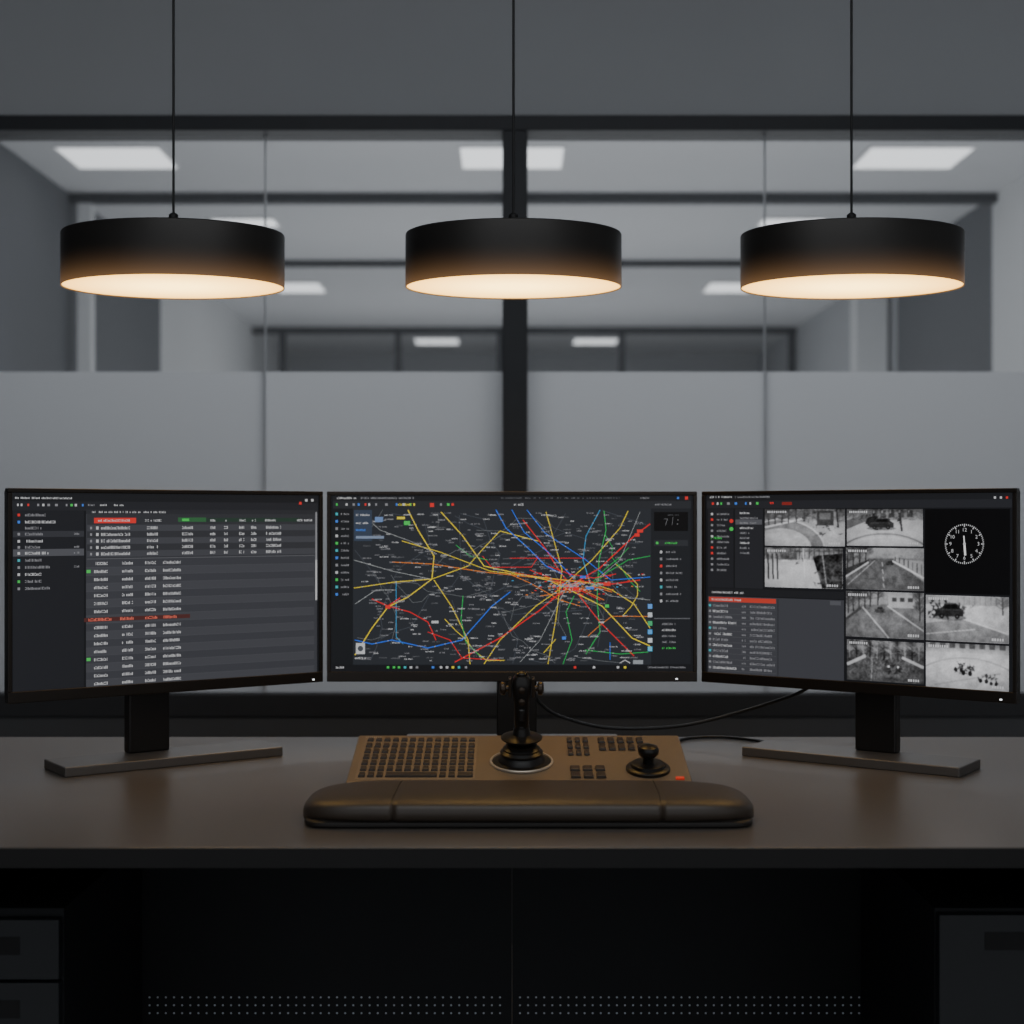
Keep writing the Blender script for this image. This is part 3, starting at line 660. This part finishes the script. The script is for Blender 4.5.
# ---------------------------------------------------------------- console
SL = 0.039/0.18; TILT = math.atan(SL); CW = 0.24
con = thing('control_console', 'bronze control console with keyboard, joystick and jog knob in front of the map monitor', 'control console', (0.01, 2.07, DESK))
def cuv(px, py):
    dz = (HY-py)/F; Y = -(0.366+SL*2.07)/(dz-SL); return (px-CX)/F*Y - 0.01, Y-2.07
def cz(y): return 0.021 + SL*y
body = MB()
sec = [(0,0.0),(0,0.021),(0.18,0.060),(0.18,0.0)]
body.add([(-CW,y,z) for y,z in sec]+[(CW,y,z) for y,z in sec], [(3,2,1,0),(4,5,6,7),(0,1,5,4),(1,2,6,5),(2,3,7,6),(3,0,4,7)])
body.build('body', M_console, con, bevel=0.003)
kx0, kx1 = -0.229, -0.060; ky0, ky1 = 0.008, 0.170
def on(x, y, h=0.0): return (x, y - h*math.sin(TILT), cz(y) + h*math.cos(TILT))
well = MB().box((kx0+0.001), kx1-0.001, -0.082, 0.082, -0.001, 0.0006)
well.build('keyboard_plate', base_mat('key_well', (140,124,104), 0.45, 0.3, noise=0.08), con, loc=on(0, (ky0+ky1)/2), rot=(TILT,0,0), bevel=0.0003)
keymesh = {}
def key(w, d, x, y):
    k = (round(w,4), round(d,4))
    if k not in keymesh:
        o = MB().box(-w/2, w/2, -d/2, d/2, 0, 0.0034, taper=0.0011).build('key', M_key, con, bevel=0.0006, seg=2); keymesh[k] = o
    else:
        o = keymesh[k].copy(); COL.objects.link(o); o.parent = con
    o.location = on(x, y, 0.0006); o.rotation_euler = (TILT,0,0)
nr, nc = 7, 13; pw = (kx1-kx0-0.006)/nc; pd = (ky1-ky0-0.006)/nr
for r in range(nr):
    y = ky0+0.003+pd*(r+0.5)
    if r == 0:
        c = 0
        for span in (1, 1, 1, 6, 1, 1, 2):
            key(pw*span-0.0028, pd-0.0085, kx0+0.003+pw*(c+span/2), y); c += span
    else:
        for c in range(nc): key(pw-0.0028, pd-0.0085 if r < nr-1 else pd-0.012, kx0+0.003+pw*(c+0.5), y)
for (xa, xb, ya, yb, cn, rn) in ((566, 590, 738, 757, 3, 3), (597, 645, 738, 752, 5, 2), (569, 607, 766, 780, 3, 2)):
    ym = (ya+yb)/2; X0, X1 = cuv(xa, ym)[0], cuv(xb, ym)[0]; Y1, Y0 = cuv(xa, ya)[1], cuv(xa, yb)[1]
    for r in range(rn):
        for c in range(cn):
            key((X1-X0)/cn-0.0036, (Y1-Y0)/rn-0.0095, X0+(X1-X0)*(c+.5)/cn, Y0+(Y1-Y0)*(r+.5)/rn)
x, y = cuv(680, 779)
MB().box(-0.006, 0.006, -0.0035, 0.0035, 0, 0.0025).build('red_mark', M_red, con, loc=on(x, y), rot=(TILT,0,0), bevel=0.0005)
x, y = cuv(374, 737.5)
mk = MB()
for i in range(8): mk.box(-0.012+i*0.003, -0.0102+i*0.003, -0.0015, 0.0015, 0, 0.0004)
mk.build('printed_mark', M_white, con, loc=on(x, y), rot=(TILT,0,0))

# joystick
jx, jy = cuv(521.5, 762)
jr = MB(); jr.lathe([(0.0455,0),(0.0455,0.0022),(0.0448,0.003),(0.0428,0.003),(0.042,0.002),(0.042,0.0)], 56, cap=False)
js = MB(); js.lathe([(0.042,0.0),(0.042,0.0015),(0.038,0.003),(0.034,0.0035),(0.033,0.007),(0.030,0.0095),(0.029,0.012),(0.0305,0.014),(0.0305,0.016),(0.026,0.019),(0.0265,0.021),(0.022,0.024),(0.022,0.027),(0.016,0.031)], 48)
joy = js.build('joystick', M_black, con, smooth=True, loc=on(jx, jy), rot=(TILT*0.9,0,0))
jr.build('rim', M_chrome, joy, smooth=True)
co = MB(); co.lathe([(0.016,0.030),(0.026,0.0335),(0.0295,0.036),(0.0295,0.0375),(0.024,0.040),(0.013,0.042),(0.011,0.052)], 40)
co.build('collar', M_grip, joy, smooth=True)
sh = MB(); sh.lathe([(0.0105,0.05),(0.011,0.056),(0.009,0.060),(0.0105,0.066),(0.010,0.076)], 32); sh.build('shaft', M_black, joy, smooth=True)
gp = MB(); prof = [(0.050,0.0078,0.009),(0.058,0.0105,0.0115),(0.078,0.0108,0.0125),(0.092,0.0108,0.013),(0.100,0.0125,0.014),(0.114,0.0135,0.015),(0.124,0.0125,0.014),(0.129,0.009,0.011)]
seg = 28; vs = []
for (z, a_, b_) in prof:
    for k in range(seg):
        t = 2*math.pi*k/seg; ct, st = math.cos(t), math.sin(t); e = 0.6
        vs.append((a_*math.copysign(abs(ct)**e, ct), b_*math.copysign(abs(st)**e, st), z))
fs = [(i*seg+k, i*seg+(k+1)%seg, (i+1)*seg+(k+1)%seg, (i+1)*seg+k) for i in range(len(prof)-1) for k in range(seg)]
fs += [tuple(reversed(range(seg))), tuple((len(prof)-1)*seg+k for k in range(seg))]
gp.add(vs, fs); gp.build('grip', M_grip, joy, smooth=True)
# yoke plates and side knobs
for sgn in (-1, 1):
    yk = MB(); yk.box(sgn*0.0165-0.0022, sgn*0.0165+0.0022, -0.008, 0.006, 0.098, 0.126); yk.build('yoke_plate', M_bronze, joy, bevel=0.0015)
    kn = MB(); kn.lathe([(0.004,-0.003),(0.004,0.004),(0.0085,0.005),(0.0095,0.007),(0.0095,0.0105),(0.007,0.013),(0.003,0.0135)], 24, axis='x')
    kn.build('side_knob', M_bronze, joy, smooth=True, loc=(sgn*0.0180, -0.001, 0.110), rot=(0,0,0 if sgn > 0 else math.pi))
tb = MB(); tb.lathe([(0.008,0.128),(0.008,0.132),(0.006,0.134),(0.002,0.135)], 24); tb.build('top_button', M_black, joy, smooth=True)
for z in (0.094, 0.111):
    fb = MB(); fb.lathe([(0.0048,0.004),(0.0048,0.001),(0.0035,0.0)], 20, axis='y'); fb.build('thumb_button', M_bronze, joy, smooth=True, loc=(0, -0.0174, z))
tr = MB(); tr.box(-0.004, 0.004, -0.019, -0.011, 0.066, 0.084); tr.build('trigger', M_black, joy, bevel=0.002)

# jog knob
nx, ny = cuv(648, 770)
kb = MB(); kb.lathe([(0.031,0),(0.031,0.004),(0.029,0.0055),(0.024,0.006),(0.023,0.010),(0.019,0.011)], 44)
knob = kb.build('jog_dial', M_black, con, smooth=True, loc=on(nx, ny), rot=(TILT,0,0))
st = MB(); st.lathe([(0.0075,0.011),(0.0075,0.018),(0.011,0.021),(0.011,0.024)], 30); st.build('stem', M_black, knob, smooth=True)
kc = MB(); kc.lathe([(0.012,0.022),(0.0145,0.025),(0.0148,0.031),(0.0125,0.035),(0.007,0.037),(0.002,0.0375)], 36); kc.build('knob_cap', M_grip, knob, smooth=True)

# ---------------------------------------------------------------- wrist rest
wr_ = thing('wrist_rest', 'long padded dark leather wrist rest lying in front of the console', 'wrist rest', (0.021, 1.942, DESK))
def pad(Lx, hy, z0, z1, pe, ze, name, mat, grooves=(), endh=0.3):
    N, K = 240, 44; vs = []
    for i in range(N+1):
        u = -1+2*i/N; t = 0.6*math.sin(u*math.pi/2)+0.4*u
        x = Lx*t; sc = max(0.02, (1-abs(t)**pe)**(1/2.2)); g = 1.0
        for gx in grooves: g -= 0.045*math.exp(-((x-gx)/0.0026)**2)
        g2 = 1+0.006*math.sin(x*31)+0.004*math.sin(x*67+1)
        for k in range(K):
            a = 2*math.pi*k/K; ca, sa = math.cos(a), math.sin(a); e = 0.5
            yy = hy*(0.3+0.7*sc)*math.copysign(abs(ca)**e, ca)*(g if abs(ca) < .999 else g)
            zz = math.copysign(abs(sa)**ze, sa)
            hz = (z1-z0)/2*(endh+(1-endh)*sc)
            z = z0 + hz + hz*zz*(g*g2 if zz > 0 else 1)
            vs.append((x, yy, z))
    fs = [(i*K+k, i*K+(k+1)%K, (i+1)*K+(k+1)%K, (i+1)*K+k) for i in range(N) for k in range(K)]
    fs += [tuple(reversed(range(K))), tuple(N*K+k for k in range(K))]
    m = MB(); m.add(vs, fs); return m.build(name, mat, wr_, smooth=True)
pad(0.284, 0.083, 0.0, 0.010, 30, 0.35, 'base', M_leather_dark, endh=0.8)
GX = (-0.169, 0.166)
cu_ = pad(0.287, 0.0865, 0.002, 0.037, 8, 0.66, 'cushion', M_leather, GX, endh=0.42)
for gx in GX:
    pts = []
    for k in range(25):
        a = math.pi*k/24; ca, sa = math.cos(a), math.sin(a)
        pts.append((gx+0.003*math.cos(a), 0.0865*0.962*math.copysign(abs(ca)**0.5, ca), 0.0195+0.0175*0.962*(abs(sa)**0.66)))
    MB().tube(pts, 0.0008, 6).build('seam', M_stitch, cu_, smooth=True)

# ---------------------------------------------------------------- cables
def px3(px, py, Y): return ((px-CX)/F*Y, Y, EYE+(HY-py)/F*Y)
c1 = MB().tube(smoothpath([px3(532,690,2.585), px3(541,704,2.585), px3(562,717,2.575), px3(610,728,2.55), px3(680,726,2.53), px3(740,712,2.50), px3(785,698,2.455), px3(806,689,2.435), px3(818,680,2.425)]), 0.0028).build('display_cable', M_cable, smooth=True)
tag(c1, 'black cable sagging from the middle monitor stand up to the right monitor', 'cable')
c2 = MB().tube(smoothpath([(0.15,2.252,0.765), (0.20,2.34,0.746), (0.25,2.50,0.7432), (0.30,2.595,0.7432), (0.36,2.615,0.7432), (0.41,2.585,0.7432), (0.45,2.54,0.7432), (0.50,2.52,0.7432)]), 0.0028).build('console_cable', M_cable, smooth=True)
tag(c2, 'black cable lying on the desk behind the console toward the right monitor foot', 'cable')

# ---------------------------------------------------------------- pendants (slightly oval drums, narrower front to back)
def pendant(px, w, label):
    Y = 2.4; X = (px-CX)/F*Y; R_ = w/2/F*Y; z = EYE+(HY-287.5)/F*Y; H = 0.086
    t = thing('pendant_lamp', label, 'pendant lamp', (X, Y, z), 0, 'black drum pendant lamps')
    def oval(o): o.scale = (1, 0.76, 1); return o
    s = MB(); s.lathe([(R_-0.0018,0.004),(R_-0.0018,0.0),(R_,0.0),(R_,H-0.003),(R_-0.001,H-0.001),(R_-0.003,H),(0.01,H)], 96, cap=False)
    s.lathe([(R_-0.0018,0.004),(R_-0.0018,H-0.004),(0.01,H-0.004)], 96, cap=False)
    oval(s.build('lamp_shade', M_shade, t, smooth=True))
    oval(MB().lathe([(0.001,0.0015),(R_*0.9,0.0015),(R_-0.0020,0.0018),(R_-0.0020,0.006)], 96, cap=True).build('diffuser', M_warm, t))
    MB().lathe([(0.012,H),(0.012,H+0.004),(0.0075,H+0.006),(0.0075,H+0.030),(0.004,H+0.033)], 24).build('cord_grip', M_cord, t, smooth=True)
    top = CE - z
    MB().lathe([(0.0021,H+0.031),(0.0021,top-0.02)], 12).build('cord', M_cord, t, smooth=True)
    MB().lathe([(0.012,top-0.03),(0.05,top-0.022),(0.052,top)], 32).build('ceiling_rose', M_cord, t, smooth=True)
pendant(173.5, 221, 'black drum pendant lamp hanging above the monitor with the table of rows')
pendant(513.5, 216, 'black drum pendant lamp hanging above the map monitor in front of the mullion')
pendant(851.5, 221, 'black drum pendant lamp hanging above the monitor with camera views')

# ---------------------------------------------------------------- light
w = bpy.data.worlds.new('world'); S.world = w; w.use_nodes = True
w.node_tree.nodes['Background'].inputs[0].default_value = (0.91,0.95,1.0,1); w.node_tree.nodes['Background'].inputs[1].default_value = 0.56
def area(name, loc, sx, sy, power, rgb, rot=(0,0,0)):
    l = bpy.data.lights.new(name, 'AREA'); l.shape = 'RECTANGLE'; l.size = sx; l.size_y = sy; l.energy = power; l.color = rgb
    o = bpy.data.objects.new(name, l); COL.objects.link(o); o.location = loc; o.rotation_euler = rot; return o
area('back_room_fill', (0.1, 5.4, CE-0.03), 3.0, 0.8, 50, (0.96,0.98,1.0))  # unseen fill added above the header to brighten the back room
area('back_up_fill', (0.1, 6.6, 0.95), 4.6, 2.0, 42, (0.96,0.98,1.0), (math.pi,0,0))  # unseen fill added behind the frosted film, aimed at the ceiling
area('middle_up_fill', (0.1, 10.0, 0.95), 4.6, 1.6, 36, (0.96,0.98,1.0), (math.pi,0,0))  # added fill, out of sight, to lift the middle room's ceiling
area('far_up_fill', (0.1, 13.4, 0.95), 4.6, 2.0, 36, (0.96,0.98,1.0), (math.pi,0,0))  # added fill, out of sight, to lift the far room's ceiling
area('front_room_fill', (0.1, 0.6, CE-0.03), 2.5, 1.5, 20, (0.96,0.98,1.0))  # unseen soft fill added above the camera for the front room

# ---------------------------------------------------------------- camera
cam = bpy.data.cameras.new('camera'); co_ = bpy.data.objects.new('camera', cam); COL.objects.link(co_)
co_.location = (0, 0, EYE); co_.rotation_euler = (math.pi/2, 0, 0)
cam.sensor_width = 36; cam.lens = 36*F/1024; cam.shift_y = 5/1024
cam.dof.use_dof = True; cam.dof.focus_distance = 2.25; cam.dof.aperture_fstop = 3.8
cam.clip_start = 0.05; S.camera = co_
